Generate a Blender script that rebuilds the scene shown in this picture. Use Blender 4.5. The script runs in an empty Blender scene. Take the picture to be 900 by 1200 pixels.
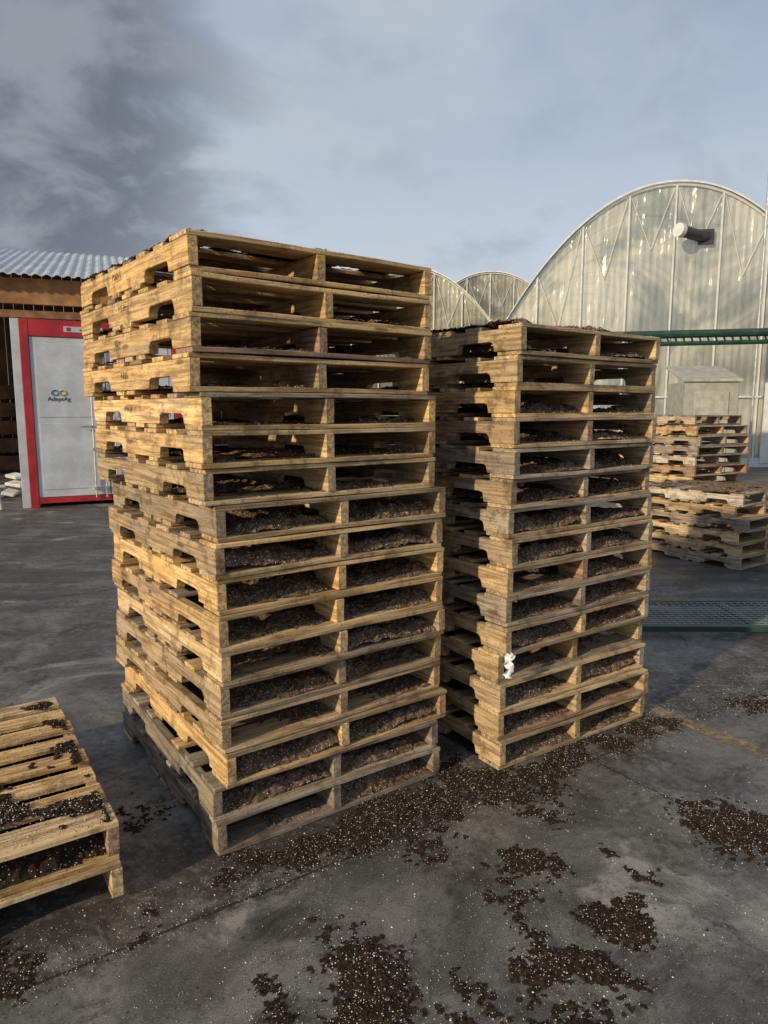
import bpy, math, random
import numpy as np
from mathutils import Vector, Matrix
random.seed(7)
rng = np.random.default_rng(7)
S = bpy.context.scene
R = random.uniform

# ------------------------------------------------------------------ helpers
def smooth(x):
    x = np.clip(x, 0, 1)
    return x * x * (3 - 2 * x)

def fbm(x, y, seed, freq=3.0, octs=4, gain=0.55):
    """lattice value noise, roughly -1..1"""
    r = np.random.default_rng(abs(int(seed)) + 3)
    out = np.zeros_like(x, dtype=float); a = 1.0; tot = 0
    th = .6
    for o in range(octs):
        lat = r.uniform(-1, 1, (128, 128))
        c, s = math.cos(th + o*1.1), math.sin(th + o*1.1)
        u = (x*c - y*s)*freq*1.6 + r.uniform(0, 100); v = (x*s + y*c)*freq*1.6 + r.uniform(0, 100)
        iu = np.floor(u).astype(int); iv = np.floor(v).astype(int); fu = smooth(u-iu); fv = smooth(v-iv)
        g = lambda p, q: lat[p % 128, q % 128]
        val = (g(iu, iv)*(1-fu) + g(iu+1, iv)*fu)*(1-fv) + (g(iu, iv+1)*(1-fu) + g(iu+1, iv+1)*fu)*fv
        out += a*val*1.5; tot += a; a *= gain; freq *= 2.1
    return out / tot

class MB:
    def __init__(s):
        s.v = []; s.f = []; s.g = []; s.c = []; s.m = []
    def add(s, vs, fs, gs=None, col=(1, 1, 1), mi=0):
        o = len(s.v)
        s.v += [tuple(v) for v in vs]
        s.f += [tuple(i + o for i in f) for f in fs]
        s.g += [tuple(g) for g in (gs if gs is not None else vs)]
        s.c += [(col[0], col[1], col[2], 1.0)] * len(vs)
        s.m += [mi] * len(fs)
    def box(s, x0, x1, y0, y1, z0, z1, col=(1, 1, 1), mi=0, M=None):
        vs = [Vector(p) for p in [(x0,y0,z0),(x1,y0,z0),(x1,y1,z0),(x0,y1,z0),(x0,y0,z1),(x1,y0,z1),(x1,y1,z1),(x0,y1,z1)]]
        if M is not None: vs = [M @ v for v in vs]
        s.add(vs, [(3,2,1,0),(4,5,6,7),(0,1,5,4),(1,2,6,5),(2,3,7,6),(3,0,4,7)], col=col, mi=mi)
    def tube(s, pts, r, n=8, col=(1, 1, 1), mi=0, cap=True):
        pts = [Vector(p) for p in pts]; vs = []; fs = []
        for i, p in enumerate(pts):
            d = (pts[min(i+1, len(pts)-1)] - pts[max(i-1, 0)]).normalized()
            a = Vector((0,0,1)) if abs(d.z) < .9 else Vector((0,1,0))
            u = d.cross(a).normalized(); w = d.cross(u)
            for k in range(n):
                t = 2*math.pi*k/n
                vs.append(p + r*(math.cos(t)*u + math.sin(t)*w))
        for i in range(len(pts)-1):
            for k in range(n):
                a = i*n+k; b = i*n+(k+1) % n
                fs.append((a, b, b+n, a+n))
        if cap:
            fs.append(tuple(range(n-1, -1, -1))); fs.append(tuple(range((len(pts)-1)*n, len(pts)*n)))
        s.add(vs, fs, col=col, mi=mi)
    def obj(s, name, mats, parent=None, bevel=0, smoothf=False):
        me = bpy.data.meshes.new(name)
        me.from_pydata(s.v, [], s.f)
        if not isinstance(mats, (list, tuple)): mats = [mats]
        for m in mats: me.materials.append(m)
        me.polygons.foreach_set('material_index', s.m)
        at = me.attributes.new('grain', 'FLOAT_VECTOR', 'POINT')
        at.data.foreach_set('vector', np.array(s.g, dtype=np.float32).ravel())
        ac = me.attributes.new('tint', 'FLOAT_COLOR', 'POINT')
        ac.data.foreach_set('color', np.array(s.c, dtype=np.float32).ravel())
        if smoothf: me.polygons.foreach_set('use_smooth', [True]*len(me.polygons))
        me.update()
        ob = bpy.data.objects.new(name, me); S.collection.objects.link(ob)
        if parent: ob.parent = parent
        if bevel:
            b = ob.modifiers.new('bevel', 'BEVEL'); b.width = bevel; b.segments = 1
            b.limit_method = 'ANGLE'; b.angle_limit = math.radians(40)
        return ob

def empty(name, loc=(0,0,0), az=0):
    e = bpy.data.objects.new(name, None); e.location = loc
    e.rotation_euler = (0, 0, math.radians(az)); e.empty_display_size = .2
    S.collection.objects.link(e); return e

# ------------------------------------------------------------------ node helper
class NT:
    def __init__(s, tree): s.t = tree; s.n = tree.nodes; s.l = tree.links
    def node(s, typ, props=None, **ins):
        nd = s.n.new(typ)
        for k, v in (props or {}).items(): setattr(nd, k, v)
        for k, v in ins.items():
            key = int(k[1:]) if (k[0] == 'i' and k[1:].isdigit()) else k.replace('_', ' ')
            s.set(nd.inputs[key], v)
        return nd
    def set(s, sock, v):
        if isinstance(v, bpy.types.NodeSocket): s.l.new(v, sock)
        elif isinstance(v, bpy.types.Node): s.l.new(v.outputs[0], sock)
        else:
            try: sock.default_value = v
            except Exception: sock.default_value = (*v, 1) if hasattr(v, '__len__') else v
    def math(s, op, a, b=0.0, c=0.0, clamp=False):
        nd = s.n.new('ShaderNodeMath'); nd.operation = op; nd.use_clamp = clamp
        s.set(nd.inputs[0], a); s.set(nd.inputs[1], b); s.set(nd.inputs[2], c); return nd.outputs[0]
    def vmath(s, op, a, b=None):
        nd = s.n.new('ShaderNodeVectorMath'); nd.operation = op
        s.set(nd.inputs[0], a)
        if b is not None: s.set(nd.inputs[1], b)
        return nd.outputs['Value'] if op in ('DOT_PRODUCT', 'LENGTH', 'DISTANCE') else nd.outputs[0]
    def noise(s, vec, scale, detail=4, rough=.55, dist=0.0):
        nd = s.n.new('ShaderNodeTexNoise')
        s.set(nd.inputs['Vector'], vec); nd.inputs['Scale'].default_value = scale
        nd.inputs['Detail'].default_value = detail; nd.inputs['Roughness'].default_value = rough
        nd.inputs['Distortion'].default_value = dist
        return nd.outputs['Fac']
    def ramp(s, v, a, b, o0=0.0, o1=1.0):
        nd = s.n.new('ShaderNodeMapRange'); nd.interpolation_type = 'SMOOTHSTEP'
        if a > b: a, b, o0, o1 = b, a, o1, o0
        s.set(nd.inputs['Value'], v)
        for k, x in (('From Min', a), ('From Max', b), ('To Min', o0), ('To Max', o1)): nd.inputs[k].default_value = x
        return nd.outputs[0]
    def mix(s, f, a, b, blend='MIX'):
        nd = s.n.new('ShaderNodeMix'); nd.data_type = 'RGBA'; nd.blend_type = blend
        s.set(nd.inputs[0], f)
        for i, v in ((6, a), (7, b)):
            if isinstance(v, (tuple, list)) and len(v) == 3: v = (*v, 1)
            if isinstance(v, (int, float)): v = (v, v, v, 1)
            s.set(nd.inputs[i], v)
        return nd.outputs[2]
    def bump(s, h, strength=.3, dist=.01):
        nd = s.n.new('ShaderNodeBump'); nd.inputs['Strength'].default_value = strength
        nd.inputs['Distance'].default_value = dist; s.set(nd.inputs['Height'], h); return nd.outputs[0]

def newmat(name):
    m = bpy.data.materials.new(name); m.use_nodes = True
    t = NT(m.node_tree); b = t.n['Principled BSDF']
    return m, t, b

def simple(name, col, rough=.6, metal=0, var=.25, scale=6, bump=.1):
    m, t, b = newmat(name)
    co = t.node('ShaderNodeTexCoord').outputs['Object']
    n = t.noise(co, scale, 4, .65)
    n2 = t.noise(co, scale*9, 2, .6)
    c = t.mix(t.ramp(n, .35, .7), tuple(x*(1-var) for x in col), tuple(min(1, x*(1+var*.4)) for x in col))
    c = t.mix(t.ramp(n2, .55, .8, 0, .3), c, tuple(x*.5 for x in col))
    t.set(b.inputs['Base Color'], c)
    t.set(b.inputs['Roughness'], t.ramp(n, .3, .7, max(.05, rough-.12), min(1, rough+.12)))
    b.inputs['Metallic'].default_value = metal
    if bump: t.set(b.inputs['Normal'], t.bump(n2, bump, .004))
    return m

# ------------------------------------------------------------------ materials
def wood_mat():
    m, t, b = newmat('pallet_wood')
    g = t.node('ShaderNodeAttribute', {'attribute_name': 'grain'}).outputs['Vector']
    tint = t.node('ShaderNodeAttribute', {'attribute_name': 'tint'}).outputs['Color']
    co = t.node('ShaderNodeTexCoord').outputs['Object']
    fine = t.noise(t.vmath('MULTIPLY', g, (2.2, 42, 42)), 1.6, 4, .68, .5)
    broad = t.noise(t.vmath('MULTIPLY', g, (1.3, 9, 9)), 1.3, 3, .6, .8)
    vo = t.node('ShaderNodeTexVoronoi', None, Vector=t.vmath('MULTIPLY', g, (3.0, 11, 11)), Scale=1.0, Randomness=1.0).outputs['Distance']
    knot = t.ramp(vo, .07, .15, 1, 0)
    blot = t.noise(co, 8.5, 5, .74)
    speck = t.noise(co, 110, 2, .6)
    c = t.mix(t.ramp(fine, .38, .61), t.mix(1, tint, (.48, .41, .34), 'MULTIPLY'), tint)
    c = t.mix(t.ramp(broad, .50, .74, 0, .7), c, t.mix(1, tint, (1.22, 1.14, .96), 'MULTIPLY'))
    c = t.mix(t.ramp(broad, .45, .29, 0, .55), c, (.21, .175, .14))
    c = t.mix(t.ramp(blot, .50, .66, 0, .70), c, t.mix(1, tint, (.23, .19, .17), 'MULTIPLY'))
    c = t.mix(t.math('MULTIPLY', knot, .7), c, (.08, .04, .02))
    c = t.mix(t.ramp(speck, .61, .70, 0, .7), c, (.045, .033, .026))
    t.set(b.inputs['Base Color'], c)
    b.inputs['Roughness'].default_value = .74
    b.inputs['Specular IOR Level'].default_value = .35
    t.set(b.inputs['Normal'], t.bump(t.math('ADD', fine, t.math('MULTIPLY', speck, .3)), .8, .004))
    return m
WOOD = wood_mat()

def soil_mat(name, k, thr):
    m, t, b = newmat(name)
    co = t.node('ShaderNodeTexCoord').outputs['Object']
    n = t.noise(co, 60, 3, .7)
    n2 = t.noise(co, 240, 2, .7)
    c = t.mix(t.ramp(n, .35, .7), (.030*k, .0205*k, .014*k), (.12*k, .080*k, .051*k))
    c = t.mix(t.ramp(n2, .56, .68, 0, .8), c, (.24*k, .165*k, .11*k))
    vo = t.node('ShaderNodeTexVoronoi', None, Vector=co, Scale=130.0)
    rnd = t.vmath('DOT_PRODUCT', vo.outputs['Color'], (1, 0, 0))
    w = t.math('MULTIPLY', t.ramp(vo.outputs['Distance'], .24, .36, 1, 0), t.ramp(rnd, thr, thr+.02))
    c = t.mix(w, c, (.68, .64, .57))
    t.set(b.inputs['Base Color'], c); b.inputs['Roughness'].default_value = .95
    b.inputs['Specular IOR Level'].default_value = .15
    t.set(b.inputs['Normal'], t.bump(t.math('ADD', n2, t.math('MULTIPLY', w, .6)), 1.0, .005))
    return m
SOIL = soil_mat('potting_soil', 1.7, .70)
SOILD = soil_mat('damp_potting_soil', .36, .80)

def grain_mat():
    m, t, b = newmat('loose_grains')
    tint = t.node('ShaderNodeAttribute', {'attribute_name': 'tint'}).outputs['Color']
    t.set(b.inputs['Base Color'], tint); b.inputs['Roughness'].default_value = .9
    return m
GRAIN = grain_mat()
INK = simple('stamp_ink', (.05, .035, .03), .9, var=.5, scale=60)

def grains(mb, P, size, cols):
    base = np.array([(1,0,0),(0,1,0),(-1,0,0),(0,-1,0),(0,0,1),(0,0,-1)], float)
    F = [(0,1,4),(1,2,4),(2,3,4),(3,0,4),(1,0,5),(2,1,5),(3,2,5),(0,3,5)]
    for i in range(len(P)):
        a = R(0, 6.28); c, s_ = math.cos(a), math.sin(a)
        q = base * np.array([1, R(.6, 1.1), R(.5, .9)]) * size[i]
        x = q[:, 0]*c - q[:, 1]*s_; y = q[:, 0]*s_ + q[:, 1]*c
        vs = np.stack([x + P[i][0], y + P[i][1], q[:, 2] + P[i][2]], 1)
        mb.add(vs.tolist(), F, col=cols[i])

def graincol(pw=.45):
    r = random.random()
    if r < pw: k = R(.4, .75); return (k, k*.96, k*.88)
    if r < pw+.15: return (.15, .10, .065)
    return (.025, .018, .013)

# ------------------------------------------------------------------ pallets
PAL = {
    'yellow': [(.70, .495, .24), (.64, .445, .205), (.74, .54, .28), (.56, .40, .20)],
    'tan':    [(.50, .385, .23), (.56, .43, .25), (.43, .335, .215), (.58, .445, .26)],
    'grey':   [(.36, .315, .245), (.42, .365, .28), (.31, .265, .21), (.46, .385, .285)],
    'red':    [(.42, .27, .175), (.46, .32, .21), (.35, .24, .17)],
    'pale':   [(.56, .51, .43), (.48, .44, .37), (.42, .37, .31)],
}
W, L, H = 1.012, 1.20, .125
def pcol(style):
    if random.random() < .22: style = random.choice(['tan', 'grey', 'red', 'yellow'])
    c = random.choice(PAL[style]); k = R(.72, 1.1)
    return tuple(x*k for x in c)

def board(mb, M, x0, x1, y0, y1, z0, z1, col, nseg=7, sag=0.0):
    off = (R(0, 90), R(0, 90), R(0, 90)); vs = []; gs = []; fs = []
    ja = R(-.004, .004); w1 = R(-.004, .004)
    for i in range(nseg+1):
        x = x0 + (x1-x0)*i/nseg
        e0 = R(-.002, .002) + ja*math.sin(i*.7); e1 = R(-.002, .002); dz = w1*math.sin(i*math.pi/nseg) - sag*math.sin(i*math.pi/nseg) + R(-.0008, .0008)
        if i in (0, nseg): x += R(-.010, .004) if i else R(-.004, .010)
        for yy, zz in ((y0+e0, z0+dz), (y1+e1, z0+dz), (y1+e1, z1+dz), (y0+e0, z1+dz)):
            vs.append(M @ Vector((x, yy, zz))); gs.append((x+off[0], yy+off[1], zz+off[2]))
    for i in range(nseg):
        a = i*4
        for k in range(4): fs.append((a+k, a+4+k, a+4+(k+1) % 4, a+(k+1) % 4))
    fs.append((0, 1, 2, 3)); n = nseg*4; fs.append((n+3, n+2, n+1, n))
    mb.add(vs, fs, gs, col)

def stringer(mb, M, x0, x1, z0, z1, col, notch=True):
    prof = [(R(-.003, .003), z0)]
    if notch:
        for a in (.152+R(-.012, .012), .818+R(-.012, .012)):
            d = .040 + R(-.004, .004); l = .229+R(-.01, .01); r = .02
            prof += [(a, z0), (a+.004, z0+d-r), (a+.010, z0+d-.006), (a+r+.006, z0+d), (a+l-r-.006, z0+d), (a+l-.010, z0+d-.006), (a+l-.004, z0+d-r), (a+l, z0)]
    prof += [(L, z0), (L, z1), (L*.66, z1), (L*.33, z1), (0, z1)]
    off = (R(0, 90), R(0, 90), R(0, 90)); n = len(prof); vs = []; gs = []
    for x in (x0, x1):
        for (y, z) in prof:
            vs.append(M @ Vector((x+R(-.0008, .0008), y, z))); gs.append((y+off[0], z+off[1], x+off[2]))
    fs = [tuple(range(n)), tuple(range(2*n-1, n-1, -1))]
    for i in range(n):
        j = (i+1) % n; fs.append((i, i+n, j+n, j))
    mb.add(vs, fs, gs, col)

def pallet(mb, M, style, miss=0.1, bottom=True, widths=None):
    b = .017
    for x in (0.0, (W-.038)/2+R(-.014, .014), W-.038):
        stringer(mb, M, x+.001, x+.037, b+.0005, H-b-.0005, pcol(style))
    if widths is None:
        widths = [.135, .09, .09, .09, .09, .09, .135]
        if random.random() < .35: widths = [.135, .10, .13, .13, .10, .135]
    gap = (L - sum(widths))/(len(widths)-1); y = 0
    for i, w in enumerate(widths):
        if not (0 < i < len(widths)-1 and random.random() < miss*.5):
            board(mb, M, 0, W, y+R(-.003, .006)*(i > 0), y+w, H-b, H-.0008+R(-.001, 0), pcol(style), sag=R(0, .005) if i else 0)
        y += w + gap
    if bottom:
        for i, (y0, w) in enumerate(((.0, .135), (.43, .09), (.555, .09), (.68, .09), (L-.135, .135))):
            if i in (1, 2, 3) and random.random() < miss: continue
            board(mb, M, 0, W, y0, y0+w, .0004, b, pcol(style))

def heap(soil, gr, M, x0, x1, y0, y1, z, q, thr, seed, ngr=120, step=.014, front=.02, freq=1.8):
    nx = int((x1-x0)/step); ny = int((y1-y0)/step)
    X, Y = np.meshgrid(np.linspace(x0, x1, nx), np.linspace(y0, y1, ny))
    n = fbm(X, Y, seed, freq, 4)
    n_hi = fbm(X, Y, seed+900, 14, 2)
    h = q*(1.0 + 1.05*n + .22*n_hi - thr)
    h *= smooth((Y-y0-front*.3)/.09+.5*n+.1) * smooth((y1-Y)/.08)
    h += rng.normal(0, .0028, h.shape)*(h > .001)
    h = np.clip(h, 0, .072)
    X = X + rng.normal(0, .003, X.shape)*((X > x0+.01) & (X < x1-.01)); Y = Y + rng.normal(0, .003, Y.shape)
    idx = np.arange(nx*ny).reshape(ny, nx)
    a = idx[:-1, :-1]; b_ = idx[:-1, 1:]; c = idx[1:, 1:]; d = idx[1:, :-1]
    hf = h.ravel()
    F = np.stack([a.ravel(), b_.ravel(), c.ravel(), d.ravel()], 1)
    keep = hf[F].max(1) > .0012; F = F[keep]
    if len(F):
        Mn = np.array(M); P = np.stack([X.ravel(), Y.ravel(), hf+z, np.ones(nx*ny)], 1) @ Mn.T
        used = np.unique(F); remap = -np.ones(nx*ny, int); remap[used] = np.arange(len(used))
        soil.add(P[used, :3].tolist(), remap[F].tolist())
        cand = np.where((hf > .002) & ((Y.ravel() < y0+.30) | (X.ravel() < x0+.03)))[0]
        if len(cand):
            pick = rng.choice(cand, ngr); pts = P[pick, :3] + np.array([0, 0, .0015])
            pts[:, :2] += rng.normal(0, .004, (ngr, 2))
            grains(gr, pts, [R(.0012, .0032) for _ in pick], [graincol(.6) for _ in pick])
    k = ngr//2
    pts = [M @ Vector((R(x0, x1), y0+abs(random.gauss(0, .04))+.003, z+.001)) for _ in range(k)]
    grains(gr, [tuple(p) for p in pts], [R(.001, .0028) for _ in pts], [graincol(.3) for _ in pts])

def pallet_stack(name, loc, az, specs, h=H, topsoil=None, jit=.01, soil_on=True, ngr=110):
    e = empty(name, loc, az)
    soil = MB(); gr = MB()
    n = len(specs)
    for i, sp in enumerate(specs):
        style, dx, dy, rot, q = sp
        M = Matrix.Translation((dx+R(-jit, jit)*.7, dy+R(-jit, jit), i*h)) @ Matrix.Rotation(math.radians(rot+R(-.6, .6)), 4, 'Z')
        M = M @ Matrix.Diagonal((1, 1, h/H, 1))
        mb = MB(); pallet(mb, M, style, miss=.12)
        mb.obj('pallet_%d' % (i+1), WOOD, e, bevel=.0018)
        if soil_on and q > 0:
            for bx in (0, 1):
                xa = .041 + bx*.4875; xb = xa + .442
                heap(soil, gr, M, xa, xb, .012, L-.02, .0172, q*R(.5, 1.15), R(.05, .7) if q > .03 else R(.5, 1.1), 100+i*7+bx+int(abs(loc[0])*500), ngr)
    if topsoil:
        heap(soil, gr, M @ Matrix.Translation((0, 0, H)), .02, W-.03, .01, L-.02, -.0002, topsoil[0], topsoil[1], 77, topsoil[2], step=.010, freq=4)
    if soil.v: soil.obj('potting_soil', SOIL, e, smoothf=False)
    if gr.v: gr.obj('perlite_grains', GRAIN, e)
    return e

AZ = 34.5
main = [('grey', 0, 0, 0, .045), ('grey', .0, .01, .4, .05)]
for i in range(8): main.append((random.choice(['yellow', 'yellow', 'tan']), .028+R(-.006, .006), -.010, 2.2, random.choice([.045, .04, .05, .035]) if i != 1 else .006))
for i in range(3): main.append(('yellow' if i else 'tan', -.006, .004, 2.8, .026))
for i in range(4): main.append(('yellow', -.028+.002*i, .002, 3.2, .018 if i < 3 else .024))
st1 = pallet_stack('wooden_pallet_stack', (-.589, 2.314, .002), AZ, main, topsoil=(.014, .55, 500))
sec = []
styl = ['tan', 'tan', 'tan', 'yellow', 'tan', 'grey', 'tan', 'tan', 'grey', 'tan', 'grey', 'tan', 'yellow', 'tan', 'tan']
for i in range(15): sec.append((styl[i], [.0, .0, .0, .01, .02, .025, .03, .035, .035, .035, .04, .04, .045, .05, .05][i], [.0, .01, .0, .02, .0, .01, .0, .0, .01, .0, .0, .0, .0, .0, .0][i], -.5+.32*i+R(-.8, .8), .042 if i < 13 else .025))
st2 = pallet_stack('wooden_pallet_stack', (.505, 2.93, .002), 33.5, sec, h=.128, topsoil=(.02, .40, 700))
# low pair of pallets, left
e3 = empty('wooden_pallet_stack', (-.838, 2.093, .002), 33.2)
for i in range(2):
    mb = MB()
    M = Matrix.Translation((-W, .02*i, i*.132)) @ Matrix.Diagonal((1, 1, .132/H, 1))
    pallet(mb, M, 'tan' if i == 0 else 'yellow', 0, bottom=(i == 1), widths=[.135, .10, .09, .11, .095, .105, .09, .11]); mb.obj('pallet_%d' % (i+1), WOOD, e3, bevel=.0018)
s3 = MB(); g3 = MB()
M = Matrix.Translation((-W, .02, .132))
heap(s3, g3, M, .041, .485, .012, L-.02, .019, .06, .0, 11, 300)
heap(s3, g3, M, .53, .972, .012, L-.02, .019, .06, .0, 12, 300)
Mt = Matrix.Translation((-W, .02, .264))
heap(s3, g3, Mt, .02, W-.02, .01, L-.02, 0, .008, 1.35, 15, 300, step=.008, freq=3.5)
heap(s3, g3, Mt, .25, W-.02, .10, .24, 0, .012, .40, 16, 350, step=.008, freq=3.5)
pts = [tuple(Mt @ Vector((R(.02, W-.02), R(.01, L-.01), .001))) for _ in range(2200)]
grains(g3, pts, [R(.001, .0028) for _ in pts], [graincol(.22) for _ in pts])
s3.obj('potting_soil', SOILD, e3); g3.obj('perlite_grains', GRAIN, e3)
# far stacks, right
near = [('grey', 0, 0, 0, 0), ('tan', .02, .01, 1, 0), ('tan', .0, .04, -3, 0), ('grey', .05, -.02, 4, 0), ('tan', -.03, .03, -5, 0), ('pale', .03, .0, 6, 0)]
pallet_stack('wooden_pallet_stack', (3.48, 6.85, .002), 34, near, jit=.03, topsoil=(.012, .8, 50))
far = [(random.choice(['tan', 'grey', 'pale', 'red']), R(-.05, .05), R(-.05, .05), R(-4, 4), 0) for _ in range(12)]
far[-1] = ('grey', -.05, 0, 3, 0); far[-2] = ('pale', .0, 0, 0, 0)
pallet_stack('wooden_pallet_stack', (3.82, 8.7, .002), 30, far, jit=.03)

def stamp(parent, txt, y, z, size, x=-.0025, rot=0):
    cu = bpy.data.curves.new('stamp', 'FONT'); cu.body = txt; cu.size = size; cu.extrude = .0003
    cu.materials.append(INK)
    o = bpy.data.objects.new('stamp_mark', cu); S.collection.objects.link(o); o.parent = parent
    o.matrix_local = Matrix.Rotation(math.radians(rot), 4, 'Z') @ Matrix.Translation((x, y, z)) @ Matrix(((0, 0, -1, 0), (-1, 0, 0, 0), (0, 1, 0, 0), (0, 0, 0, 1)))
for k, (i, t_) in enumerate(((16, 'PL-26'), (15, 'HT 26'), (14, 'KD'), (13, '4-26'), (12, '#48 |||'), (11, 'HT'), (9, '35'), (6, 'PL'))):
    stamp(st1, t_, .72 if k % 2 == 0 else .66, i*H+.062, .034, x=main[i][1]-.013, rot=main[i][3])

# plastic scrap
pm, pt, pb = newmat('white_plastic_film')
pb.inputs['Base Color'].default_value = (.75, .77, .79, 1); pb.inputs['Roughness'].default_value = .35
mb = MB(); vs = []; fs = []
for i in range(15):
    for j in range(5):
        vs.append((.012*(j-2)*(.45+.5*abs(math.sin(i*.7)))+.006*math.sin(i*.9)+R(-.003, .003), R(-.012, .008), -.008*i+R(-.003, .003)))
for i in range(14):
    for j in range(4):
        a = i*5+j; fs.append((a, a+1, a+6, a+5))
mb.add(vs, fs); ob = mb.obj('plastic_film_scrap', pm, smoothf=True); ob.location = (.535, 2.92, .54)

# ------------------------------------------------------------------ ground
gm, t, b = newmat('damp_yard_concrete')
co = t.node('ShaderNodeTexCoord').outputs['Object']
n_big = t.noise(co, .35, 4, .6); n_mid = t.noise(co, 2.3, 6, .72, .5); n_fin = t.noise(co, 26, 4, .7); n_grit = t.noise(co, 210, 2, .6)
c = t.mix(t.ramp(n_mid, .36, .64), (.062, .060, .056), (.175, .170, .157))
c = t.mix(t.ramp(n_big, .45, .65, 0, .5), c, (.062, .060, .057))
c = t.mix(t.ramp(n_fin, .45, .72, 0, .55), c, (.040, .036, .033))
n_pat = t.noise(co, 1.5, 6, .66, .8)
c = t.mix(t.ramp(n_pat, .56, .68, 0, .75), c, (.31, .30, .275))
c = t.mix(t.ramp(n_grit, .60, .70, 0, .6), c, (.36, .35, .32))
c = t.mix(t.ramp(n_grit, .42, .32, 0, .7), c, (.018, .016, .014))
n_d = t.noise(co, 2.6, 7, .78, .6)
nd0 = t.vmath('DOT_PRODUCT', co, (-.555, .832, 0))
near_st = t.ramp(t.math('ABSOLUTE', t.math('SUBTRACT', nd0, 2.22)), .0, .38, .12, 0)
dirt = t.math('MULTIPLY', t.ramp(t.math('ADD', n_d, near_st), .49, .63, 0, .88), t.ramp(n_fin, .32, .52, .25, 1))
c = t.mix(dirt, c, (.028, .024, .020))
n_st = t.noise(t.vmath('MULTIPLY', co, (.7, 4.5, 1)), 1.0, 5, .65, .5)
far_m = t.ramp(t.vmath('DOT_PRODUCT', co, (0, 1, 0)), 3.5, 6)
c = t.mix(t.math('MULTIPLY', far_m, t.ramp(n_st, .42, .60, .1, .8)), c, (.034, .033, .033))
wob = t.math('MULTIPLY', t.math('SUBTRACT', t.noise(co, 9, 4, .7), .5), .018)
nd = t.math('ADD', nd0, wob)
ad = t.math('ADD', t.vmath('DOT_PRODUCT', co, (.832, .555, 0)), wob)
def joint(d, c0, per, w):
    m_ = t.math('ABSOLUTE', t.math('SUBTRACT', t.math('MODULO', t.math('ADD', t.math('SUBTRACT', d, c0), per*50.5), per), per/2))
    return t.ramp(m_, w*.4, w, 1, 0), t.ramp(m_, w, w*9, 1, 0)
j1, s1 = joint(nd, 1.995, 4.4, .008); j2, s2 = joint(ad, 2.467, 4.4, .006)
jj = t.math('MAXIMUM', j1, j2); ss = t.math('MAXIMUM', s1, s2)
c = t.mix(t.math('MULTIPLY', t.math('MULTIPLY', ss, t.ramp(n_fin, .4, .6)), .7), c, (.03, .027, .024))
c = t.mix(t.math('MULTIPLY', jj, .9), c, (.012, .010, .009))
t.set(b.inputs['Base Color'], c)
wet = t.ramp(t.noise(co, 1.1, 6, .68, .6), .46, .62)
t.set(b.inputs['Roughness'], t.math('ADD', t.math('MULTIPLY', wet, -.26), t.ramp(n_fin, .3, .7, .50, .80)))
b.inputs['Specular IOR Level'].default_value = .5
hgt = t.math('SUBTRACT', t.math('ADD', t.math('MULTIPLY', n_fin, .6), t.math('MULTIPLY', n_grit, .35)), t.math('MULTIPLY', jj, 1.2))
t.set(b.inputs['Normal'], t.bump(hgt, .5, .004))
mb = MB(); mb.add([(-400, -400, 0), (400, -400, 0), (400, 400, 0), (-400, 400, 0)], [(0, 1, 2, 3)]); mb.obj('ground', gm)

ym, t, b = newmat('worn_yellow_paint')
co = t.node('ShaderNodeTexCoord').outputs['Object']
c = t.mix(t.ramp(t.noise(co, 14, 4, .7), .35, .7), (.42, .28, .07), (.18, .13, .07))
t.set(b.inputs['Base Color'], c); b.inputs['Roughness'].default_value = .7
tr = t.node('ShaderNodeBsdfTransparent'); ms = t.node('ShaderNodeMixShader')
t.set(ms.inputs[0], t.ramp(t.noise(co, 24, 5, .78), .43, .60, .04, .8)); t.set(ms.inputs[1], tr.outputs[0]); t.set(ms.inputs[2], b.outputs[0])
t.l.new(ms.outputs[0], t.n['Material Output'].inputs['Surface'])
def AN(a, n, z=0): return (.832*a-.555*n, .555*a+.832*n, z)
mb = MB()
mb.add([AN(3.12, 2.35, .004), AN(3.21, 2.35, .004), AN(3.21, -6, .004), AN(3.12, -6, .004)], [(0, 3, 2, 1)])
mb.obj('painted_yellow_line', ym)

# spilled soil
blobs = [(-.05, 1.80, .14, 1), (-.02, 1.66, .16, 1), (.50, 2.24, .11, .9), (.77, 2.0, .12, 1), (.68, 2.05, .07, .8), (1.315, 2.47, .18, 1), (1.22, 2.52, .10, .8), (.52, 1.86, .12, .95), (.60, 1.80, .08, .9), (.26, 1.76, .08, .8), (.66, 1.74, .05, .7),
         (-.33, 1.62, .10, .8), (.49, 1.62, .12, .9), (.93, 2.2, .06, .7), (.85, 2.32, .05, .7), (1.95, 3.63, .14, .8), (-1.03, 1.82, .12, .8), (-1.2, 1.75, .15, .9), (-.12, 1.95, .12, .6),
         (-.45, 2.30, .10, .95), (-.30, 2.36, .12, 1), (-.12, 2.48, .14, 1), (.05, 2.60, .14, 1), (.2, 2.71, .14, 1), (.33, 2.85, .18, 1), (.5, 2.81, .16, 1), (.66, 2.93, .13, 1), (.85, 3.06, .12, 1), (1.05, 3.19, .11, 1), (1.22, 3.31, .10, .95), (1.38, 3.42, .09, .9), (1.7, 2.55, .12, .7), (.2, 1.55, .1, .8), (-.75, 1.95, .06, .6), (-.95, 2.6, .15, .6), (.45, 2.02, .12, .5), (.62, 2.66, .2, .6), (.15, 2.42, .18, .55)]
gx = np.arange(-1.6, 2.6, .008); gy = np.arange(1.35, 3.9, .008)
X, Y = np.meshgrid(gx, gy)
D = np.zeros_like(X)
wx = .10*fbm(X, Y, 51, 3, 4, .6); wy = .10*fbm(X, Y, 52, 3, 4, .6)
for (bx, by, r, s_) in blobs: D = np.maximum(D, s_*np.exp(-((X+wx-bx)**2+(Y+wy-by)**2)/(2*(r*.8)**2)))
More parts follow.
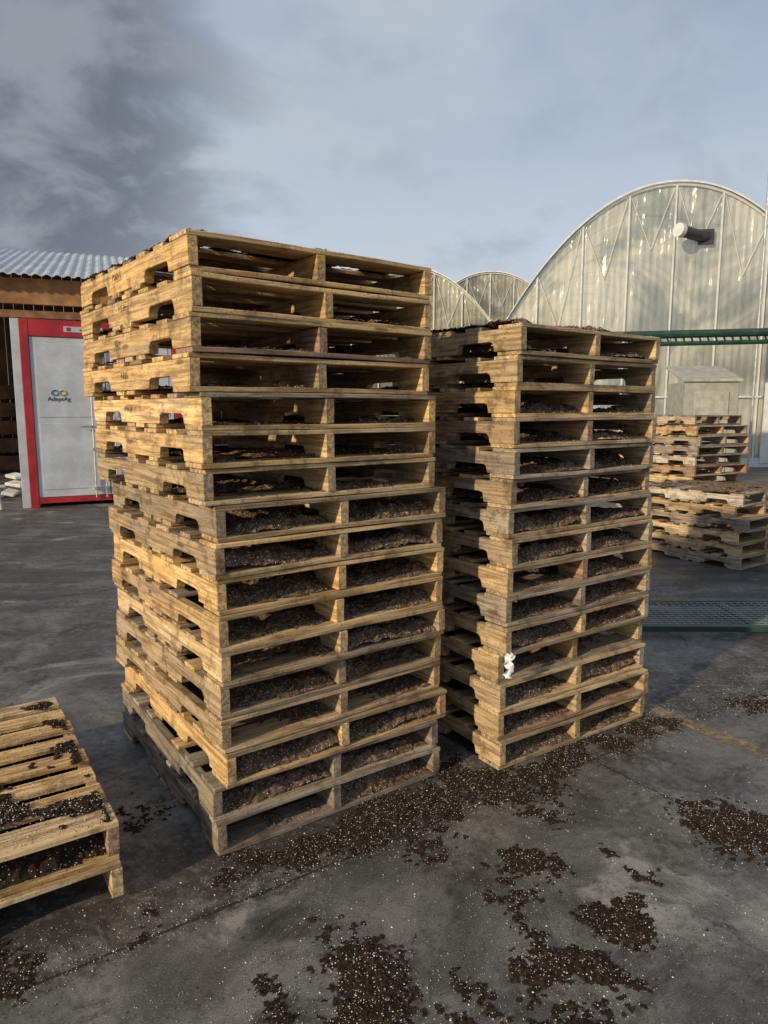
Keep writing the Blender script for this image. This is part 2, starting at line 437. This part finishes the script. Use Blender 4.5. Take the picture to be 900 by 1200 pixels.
N = fbm(X, Y, 5, 5, 4, .75); N2 = fbm(X, Y, 6, 20, 3, .8)
hh = D*1.1 + (.30*N + .34*N2)*(.35+D) - .62 + rng.normal(0, .16, X.shape)*(D > .15)
h = np.clip(hh*.009, 0, .0055) + np.abs(rng.normal(0, .0011, X.shape))*(hh > 0)
ny, nx = X.shape; idx = np.arange(nx*ny).reshape(ny, nx)
F = np.stack([idx[:-1, :-1].ravel(), idx[:-1, 1:].ravel(), idx[1:, 1:].ravel(), idx[1:, :-1].ravel()], 1)
hf = h.ravel(); F = F[(hf[F] > .0003).sum(1) >= 2]
P = np.stack([X.ravel()+rng.normal(0, .0025, nx*ny), Y.ravel()+rng.normal(0, .0025, nx*ny), hf+.001], 1)
used = np.unique(F); rm = -np.ones(nx*ny, int); rm[used] = np.arange(len(used))
mb = MB(); mb.add(P[used].tolist(), rm[F].tolist()); mb.obj('spilled_potting_soil', SOILD)
pts = []; sz = []; cl_ = []
while len(pts) < 38000:
    x, y = R(-1.6, 2.7), 1.3 + 3.2*random.random()**1.4
    i = min(max(int((y-1.35)/.008), 0), ny-1); j = min(max(int((x+1.6)/.008), 0), nx-1)
    n_ = -.555*x+.832*y; a_ = .832*x+.555*y
    p = .025 + .16*max(0, N[i, j]) + .85*D[i, j]**1.3
    p += .55*math.exp(-((n_-2.0)/.04)**2) + .30*math.exp(-((n_-2.12)/.10)**2) + .3*math.exp(-((a_-2.467)/.03)**2)*(n_ < 2)
    if random.random() < p:
        pts.append((x, y, .0012 + max(0, h[i, j])))
        cl_.append(graincol(.30)); sz.append(R(.0008, .0020)*(1.9 if random.random() < .10 else 1))
mb = MB(); grains(mb, pts, sz, cl_); mb.obj('scattered_perlite', GRAIN)

# ------------------------------------------------------------------ container
WHITE = simple('container_grey_paint', (.50, .54, .58), .45, var=.18, scale=2.5)
RED = simple('red_paint', (.40, .020, .028), .45, var=.3, scale=3)
DARK = simple('dark_rubber', (.02, .02, .022), .7)
GALV = simple('galvanised_steel', (.5, .52, .53), .4, .7, var=.2, scale=5)
BLUE = simple('logo_blue', (.03, .16, .42), .5); GOLD = simple('logo_gold', (.62, .42, .06), .5)
e = empty('shipping_container', (-5.68, 11.38, 0), 28)
cw, cl, ch = 2.44, 6.0, 2.98
mb = MB()
mb.box(.02, cw-.02, .06, cl, .12, ch-.04, mi=0)
vs = []; fs = []; y = .12; k = 0
while y < cl-.1:
    x = -.006 if (k//2) % 2 == 0 else .018
    vs += [(x, y, .2), (x, y, ch-.16)]; y += .07 if k % 2 == 0 else .035; k += 1
for i in range(k-1): fs.append((2*i, 2*i+1, 2*i+3, 2*i+2))
mb.add(vs, fs, mi=0)
mb.box(-.02, .10, -.02, .10, 0, ch, mi=1); mb.box(cw-.13, cw+.02, -.02, .10, 0, ch, mi=1)
mb.box(.10, cw-.13, -.015, .10, ch-.26, ch, mi=1); mb.box(.10, cw-.13, -.015, .10, .06, .15, mi=1)
mb.box(-.022, .0, .10, cl, ch-.14, ch, mi=0); mb.box(-.022, .0, .10, cl, .06, .2, mi=0)
mb.box(-.14, -.022, .0, .12, 0, ch, mi=0)
for d in (0, 1):
    xa = .11 + d*1.1; xb = xa+1.085
    mb.box(xa, xb, .0, .05, .16, ch-.27, mi=0)
    mb.box(xa+.07, xb-.07, -.008, .0, .28, 1.35, mi=0); mb.box(xa+.07, xb-.07, -.008, .0, 1.45, ch-.37, mi=0)
    for lx in (xa+.86 if d == 0 else xa+.1, xb-.06 if d == 0 else xb-.42):
        mb.tube([(lx, -.045, .12), (lx, -.045, ch-.2)], .013, 10, mi=3)
        for z in (.25, .9, 1.9, ch-.4): mb.box(lx-.03, lx+.03, -.066, .0, z, z+.05, mi=3)
        mb.box(lx-.2, lx, -.075, -.06, 1.28, 1.31, mi=3)
mb.box(xa-.014, xa-.004, -.004, .05, .18, ch-.27, mi=2)
mb.box(.62, 1.20, -.022, -.015, ch-.18, ch-.09, mi=0)
mb.box(.66, .72, -.026, -.022, ch-.165, ch-.105, mi=1)
mb.obj('container_body', [WHITE, RED, DARK, GALV], e, bevel=.004)
for (cx, mt) in ((.435, BLUE), (.545, GOLD)):
    lb = MB(); ring = [(cx+.052*math.cos(a), -.012, 1.84+.038*math.sin(a)) for a in np.linspace(0, 2*math.pi, 25)]
    lb.tube(ring, .010, 6, cap=False); lb.obj('logo_ring', mt, e)
def text(parent, s_, size, loc, mat, name):
    cu = bpy.data.curves.new(name, 'FONT'); cu.body = s_; cu.size = size; cu.extrude = .001; cu.align_x = 'CENTER'; cu.materials.append(mat)
    o = bpy.data.objects.new(name, cu); S.collection.objects.link(o); o.parent = parent; o.location = loc; o.rotation_euler = (math.pi/2, 0, 0)
text(e, 'AdeptAg', .095, (.49, -.012, 1.71), DARK, 'door_lettering')
text(e, 'agworks', .07, (.97, -.024, ch-.155), DARK, 'header_lettering')

POLE = simple('white_painted_pole', (.6, .6, .58), .5)
mb = MB(); mb.tube([(-6.05, 11.1, 0), (-6.5, 11.5, 1.75)], .03); mb.obj('leaning_pole', POLE)
mb = MB()
for i in range(7):
    M = Matrix.Translation((-7.0+R(-.5, .6), 12.6+R(-.5, .5), .06+.05*i)) @ Matrix.Rotation(R(0, 3), 4, 'Z') @ Matrix.Rotation(R(-.4, .4), 4, 'X')
    mb.box(-.3, .3, -.1, .1, -.03, .03, M=M)
mb.obj('scrap_pile', POLE, bevel=.01)

# ------------------------------------------------------------------ shed
BROWN = simple('brown_timber', (.24, .115, .05), .8, var=.5, scale=3)
ORANGE = simple('orange_boards', (.34, .165, .06), .8, var=.45, scale=2)
ROOF = simple('corrugated_roof', (.50, .54, .58), .42, .3, var=.2, scale=1.5)
e = empty('storage_shed', (-8.3, 14.8, 0), 21)
mb = MB()
mb.box(-6, 6.2, -.1, 0, 3.72, 4.24, mi=1)
mb.box(-6, 6.2, -.06, .06, 3.45, 3.6, mi=0)
for x in (-6, -3.2, -.4, 2.4, 5.9): mb.box(x, x+.2, .02, .22, 0, 3.95, mi=0)
for k in range(48):
    x = -6+k*.255; mb.box(x, x+.245, 5.9, 5.94+R(0, .02), 0, 5.4, mi=1)
for k in range(24): mb.box(6.0, 6.04, k*.25, k*.25+.24, 0, 4.2+.06*k, mi=1)
for k in range(24): mb.box(-6.04, -6.0, k*.25, k*.25+.24, 0, 4.2+.06*k, mi=1)
for k in range(7):
    x = -5.9+k*2; mb.add([(x, 0, 3.98), (x+.1, 0, 3.98), (x+.1, 5.9, 5.5), (x, 5.9, 5.5), (x, 0, 4.2), (x+.1, 0, 4.2), (x+.1, 5.9, 5.72), (x, 5.9, 5.72)], [(3,2,1,0),(4,5,6,7),(0,1,5,4),(1,2,6,5),(2,3,7,6),(3,0,4,7)], mi=0)
for (x, w_, hz, mi_) in ((-3, 1.2, 1.6, 1), (-1.2, 1.5, 2.3, 0), (1.0, 1.2, 1.2, 1), (3, 1.4, 2.0, 0)):
    for q in range(5): mb.box(x+R(-.03, .03), x+w_, 4.2, 5.2, q*hz/5, (q+.8)*hz/5, mi=mi_)
mb.obj('shed_frame', [BROWN, ORANGE], e, bevel=.006)
mb = MB(); vs = []; fs = []; n = 260
for i in range(n):
    x = -6.4+i*12.9/n; zz = .035 if (i % 4) in (1, 2) else 0
    vs += [(x, -.45, 4.26+zz), (x, 6.3, 6.0+zz), (x, -.45, 4.235+zz), (x, 6.3, 5.975+zz)]
for i in range(n-1):
    a = 4*i; fs += [(a, a+4, a+5, a+1), (a+2, a+3, a+7, a+6), (a, a+2, a+6, a+4)]
mb.add(vs, fs); mb.obj('shed_roof', ROOF, e)

# ------------------------------------------------------------------ greenhouses
pc, t, b = newmat('polycarbonate_sheet')
co = t.node('ShaderNodeTexCoord').outputs['Object']
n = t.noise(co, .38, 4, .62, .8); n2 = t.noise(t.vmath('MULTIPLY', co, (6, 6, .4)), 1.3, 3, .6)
c = t.mix(t.ramp(n, .40, .60), (.34, .365, .335), (.93, .90, .76)); c = t.mix(t.ramp(n2, .48, .75, 0, .45), c, (.30, .32, .285))  # broad warm mottling paints a soft sun glow into the sheet colour
t.set(b.inputs['Base Color'], c); t.set(b.inputs['Roughness'], t.ramp(n, .3, .7, .08, .24))
t.set(b.inputs['Normal'], t.bump(t.noise(t.vmath('MULTIPLY', co, (2.2, 2.2, .7)), .9, 3, .5), .9, .2))
tl = t.node('ShaderNodeBsdfTranslucent'); t.set(tl.inputs[0], t.mix(.5, c, (.92, .92, .86)))
tr = t.node('ShaderNodeBsdfTransparent'); tr.inputs[0].default_value = (.88, .92, .88, 1)
m1 = t.node('ShaderNodeMixShader'); m1.inputs[0].default_value = .48; t.set(m1.inputs[1], b.outputs[0]); t.set(m1.inputs[2], tl.outputs[0])
m2 = t.node('ShaderNodeMixShader'); t.set(m2.inputs[0], t.ramp(n2, .3, .7, .44, .20)); t.set(m2.inputs[1], m1.outputs[0]); t.set(m2.inputs[2], tr.outputs[0])
t.l.new(m2.outputs[0], t.n['Material Output'].inputs['Surface'])
STEEL = simple('white_steel_tube', (.66, .68, .65), .4, .2, var=.12)
TARP = simple('roof_film_grey', (.40, .43, .46), .45, var=.15, scale=.8)

def greenhouse(name, loc, az, half=4.7, top=7.6, k=.155, p=2.1, length=28, roofmat=None):
    e = empty(name, loc, az)
    az_ = lambda x: top - k*abs(x)**p
    xs = np.arange(-half, half+.001, .047)
    mb = MB(); vs = []; fs = []
    for i, x in enumerate(xs):
        y = .010*math.sin(i*1.57); vs += [(x, y, .25), (x, y, az_(x)-.03)]
    for i in range(len(xs)-1): fs.append((2*i, 2*i+2, 2*i+3, 2*i+1))
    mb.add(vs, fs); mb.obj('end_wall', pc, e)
    xr = np.linspace(-half, half, 41); mb = MB(); vs = []; fs = []; ys = np.arange(-.12, length, .5)
    for j, y in enumerate(ys):
        for x in xr: vs.append((x, y, az_(x)+.015*(j % 2)))
    nr = len(xr)
    for j in range(len(ys)-1):
        for i in range(nr-1): a = j*nr+i; fs.append((a, a+1, a+nr+1, a+nr))
    mb.add(vs, fs, mi=0)
    zs = az_(half)
    for sx in (-half, half): mb.add([(sx, 0, .25), (sx, length, .25), (sx, length, zs), (sx, 0, zs)], [(0, 1, 2, 3)], mi=0)
    mb.add([(x, length, z) for x in xr[::4] for z in (0, az_(x))], [(2*i, 2*i+2, 2*i+3, 2*i+1) for i in range(10)], mi=0)
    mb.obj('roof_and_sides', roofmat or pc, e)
    fr = MB()
    for y in [-.05] + list(np.arange(3, length, 3)):
        fr.tube([(x, y, az_(x)-.07) for x in np.linspace(-half+.02, half-.02, 33)], .035, 6)
        for sx in (-half+.05, half-.05): fr.tube([(sx, y, 0), (sx, y, zs-.05)], .045, 6)
        if y > 0: fr.tube([(-half+.1, y, zs), (half-.1, y, zs)], .03, 6)
    posts = np.arange(-3.6, 3.7, 1.2)
    for x in posts: fr.box(x-.022, x+.022, -.075, -.03, 0, az_(x)-.08)
    for i in range(len(posts)-1):
        a, b_ = posts[i], posts[i+1]; m_ = (a+b_)/2; zl = min(az_(a), az_(b_))-1.5
        fr.tube([(a+.05, -.06, az_(a)-.15), (m_, -.06, zl)], .010, 6); fr.tube([(b_-.05, -.06, az_(b_)-.15), (m_, -.06, zl)], .010, 6)
    fr.box(-half, half, -.13, .02, 0, .24)
    fr.box(-half, half, -.10, -.077, 1.9, 1.94)
    fr.obj('steel_frame', STEEL, e)
    fl = MB(); vs = []; fs = []
    for x in np.linspace(-half, half, 41): vs += [(x, -.14, az_(x)+.03), (x, -.14, az_(x)-.02), (x, .05, az_(x)+.035)]
    for i in range(40): a = 3*i; fs += [(a+1, a+4, a+3, a), (a, a+3, a+5, a+2)]
    fl.add(vs, fs); fl.obj('arch_flashing', STEEL, e)
    return e
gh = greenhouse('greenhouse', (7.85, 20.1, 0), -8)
mb = MB()
mb.tube([(.80, -.05, 6.15), (.05, -.60, 6.22)], .15, 18, mi=0); mb.tube([(.05, -.60, 6.22), (-.06, -.68, 6.23)], .18, 18, mi=1)
mb.box(.60, 1.0, -.14, -.10, 5.95, 6.35, mi=0)
mb.obj('exhaust_flue', [simple('flue_metal', (.07, .07, .075), .4, .5), STEEL], gh)
mb = MB(); mb.box(2.55, 3.3, -.16, -.10, .1, 2.3); mb.obj('access_door', STEEL, gh, bevel=.01)
greenhouse('greenhouse', (.95, 31.5, 0), -8, roofmat=TARP)
greenhouse('greenhouse', (5.5, 38.0, 0), -8, top=8.6, roofmat=TARP)
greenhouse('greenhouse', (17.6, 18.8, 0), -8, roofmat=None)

# ------------------------------------------------------------------ small structures on the right
BEIGE = simple('beige_panel', (.30, .31, .27), .7, var=.2)
e = empty('utility_booth', (6.35, 15.2, 0), -6)
mb = MB(); mb.box(0, 1.1, 0, 1.3, 0, 2.15, mi=0); mb.add([(-.06, -.06, 2.15), (1.16, -.06, 2.15), (1.16, 1.36, 2.5), (-.06, 1.36, 2.5), (-.06, -.06, 2.2), (1.16, -.06, 2.2), (1.16, 1.36, 2.56), (-.06, 1.36, 2.56)], [(3,2,1,0),(4,5,6,7),(0,1,5,4),(1,2,6,5),(2,3,7,6),(3,0,4,7)], mi=1)
mb.box(.2, .9, -.03, -.003, .05, 1.95, mi=1); mb.box(.78, .85, -.06, -.03, .95, 1.05, mi=2)
mb.obj('booth_body', [BEIGE, simple('beige_roof', (.36, .36, .32), .6), DARK], e, bevel=.01)
GREEN = simple('dark_green_paint', (.014, .05, .038), .45, var=.3, scale=8)
e = empty('green_overhead_rail', (0, 0, 0), 0)
mb = MB(); a = Vector((1.9, 9.2, 2.47)); b_ = Vector((7.5, 8.4, 2.53))
mb.tube([a, b_], .05, 10); mb.tube([a+Vector((0, .03, -.11)), b_+Vector((0, .03, -.11))], .028, 8)
for k in range(60):
    p = a.lerp(b_, k/60); q = a.lerp(b_, (k+.5)/60); mb.tube([p+Vector((0, 0, -.02)), q+Vector((0, .03, -.11))], .012, 5)
for p in (a, b_): mb.tube([(p.x, p.y, 0), (p.x, p.y, p.z)], .05, 10)
mb.obj('rail_frame', GREEN, e)
e = empty('green_metal_rack', (1.55, 4.78, 0), -1)
mb = MB()
for y in (0, .66): mb.box(0, 3.2, y, y+.04, .04, .08)
for x in (0, 1.06, 2.12, 3.16): mb.box(x, x+.04, .042, .658, .035, .075)
mb.obj('rack_frame', GREEN, e, bevel=.004)
mb = MB()
for k in range(60): x = .06+k*.052; mb.tube([(x, .04, .07), (x, .66, .07)], .004, 5)
for k in range(12): y = .07+k*.052; mb.tube([(.04, y, .075), (3.16, y, .075)], .004, 5)
mb.obj('rack_mesh', simple('dull_mesh_wire', (.26, .28, .27), .5, .3), e)
mb = MB(); mb.tube([(9.75, 19.0, 0), (9.75, 19.0, 8.8)], .035, 8); mb.tube([(9.75, 19.0, 8.8), (9.75, 19.0, 9.5)], .015, 6); mb.obj('antenna_mast', GALV)

# ------------------------------------------------------------------ world
w = bpy.data.worlds.new('World'); S.world = w; w.use_nodes = True
t = NT(w.node_tree); bg = t.n['Background']
el = math.radians(20); sd = Vector((-.69*math.cos(el), -.72*math.cos(el), math.sin(el))).normalized()
sky = t.node('ShaderNodeTexSky', {'sky_type': 'NISHITA', 'sun_disc': False, 'sun_elevation': el, 'sun_rotation': math.atan2(sd.x, sd.y)})
d = t.node('ShaderNodeTexCoord').outputs['Generated']
sp = t.node('ShaderNodeSeparateXYZ', None, i0=d); z = sp.outputs[2]
zz = t.math('ADD', t.math('MAXIMUM', z, 0), .30)
pv = t.node('ShaderNodeCombineXYZ', None, i0=t.math('DIVIDE', sp.outputs[0], zz), i1=t.math('DIVIDE', sp.outputs[1], zz)).outputs[0]
n1 = t.noise(pv, 1.3, 5, .56, .2); n2 = t.noise(pv, 3.0, 6, .58, .3)
base = t.mix(t.ramp(z, .05, .50), (6.5, 7.2, 7.9), (3.6, 4.4, 5.9))
base = t.mix(t.ramp(n1, .40, .60, 0, .8), base, (5.5, 6.0, 6.6))
base = t.mix(t.ramp(n2, .48, .68, 0, .42), base, (3.3, 3.8, 4.7))
blob = t.vmath('DOT_PRODUCT', t.vmath('NORMALIZE', d), tuple(Vector((-.66, 1.02, .40)).normalized()))
m_ = t.math('ADD', t.ramp(blob, .895, .99), t.math('MULTIPLY', t.math('SUBTRACT', n2, .5), 1.8))
dark = t.mix(t.ramp(n2, .40, .62), (1.35, 1.5, 1.8), (3.2, 3.4, 3.8))
base = t.mix(t.ramp(m_, .22, .85, 0, .95), base, dark)
col = t.mix(.10, base, sky.outputs[0])
t.set(bg.inputs[0], col); bg.inputs[1].default_value = .1

sl = bpy.data.lights.new('sun', 'SUN'); sl.energy = 4.6; sl.angle = math.radians(1.5); sl.color = (1, .80, .53)
so = bpy.data.objects.new('sun', sl); S.collection.objects.link(so); so.rotation_euler = (-sd).to_track_quat('-Z', 'Y').to_euler()

cam = bpy.data.cameras.new('camera'); cam.sensor_fit = 'VERTICAL'; cam.sensor_height = 36; cam.lens = 832/1200*36
cam.clip_end = 2000; cam.clip_start = .05
cobj = bpy.data.objects.new('camera', cam); S.collection.objects.link(cobj); cobj.location = (0, 0, 1.57); cobj.rotation_euler = (math.radians(81.8), 0, 0)
S.camera = cobj
S.view_settings.view_transform = 'Standard'; S.view_settings.look = 'None'; S.view_settings.exposure = 0
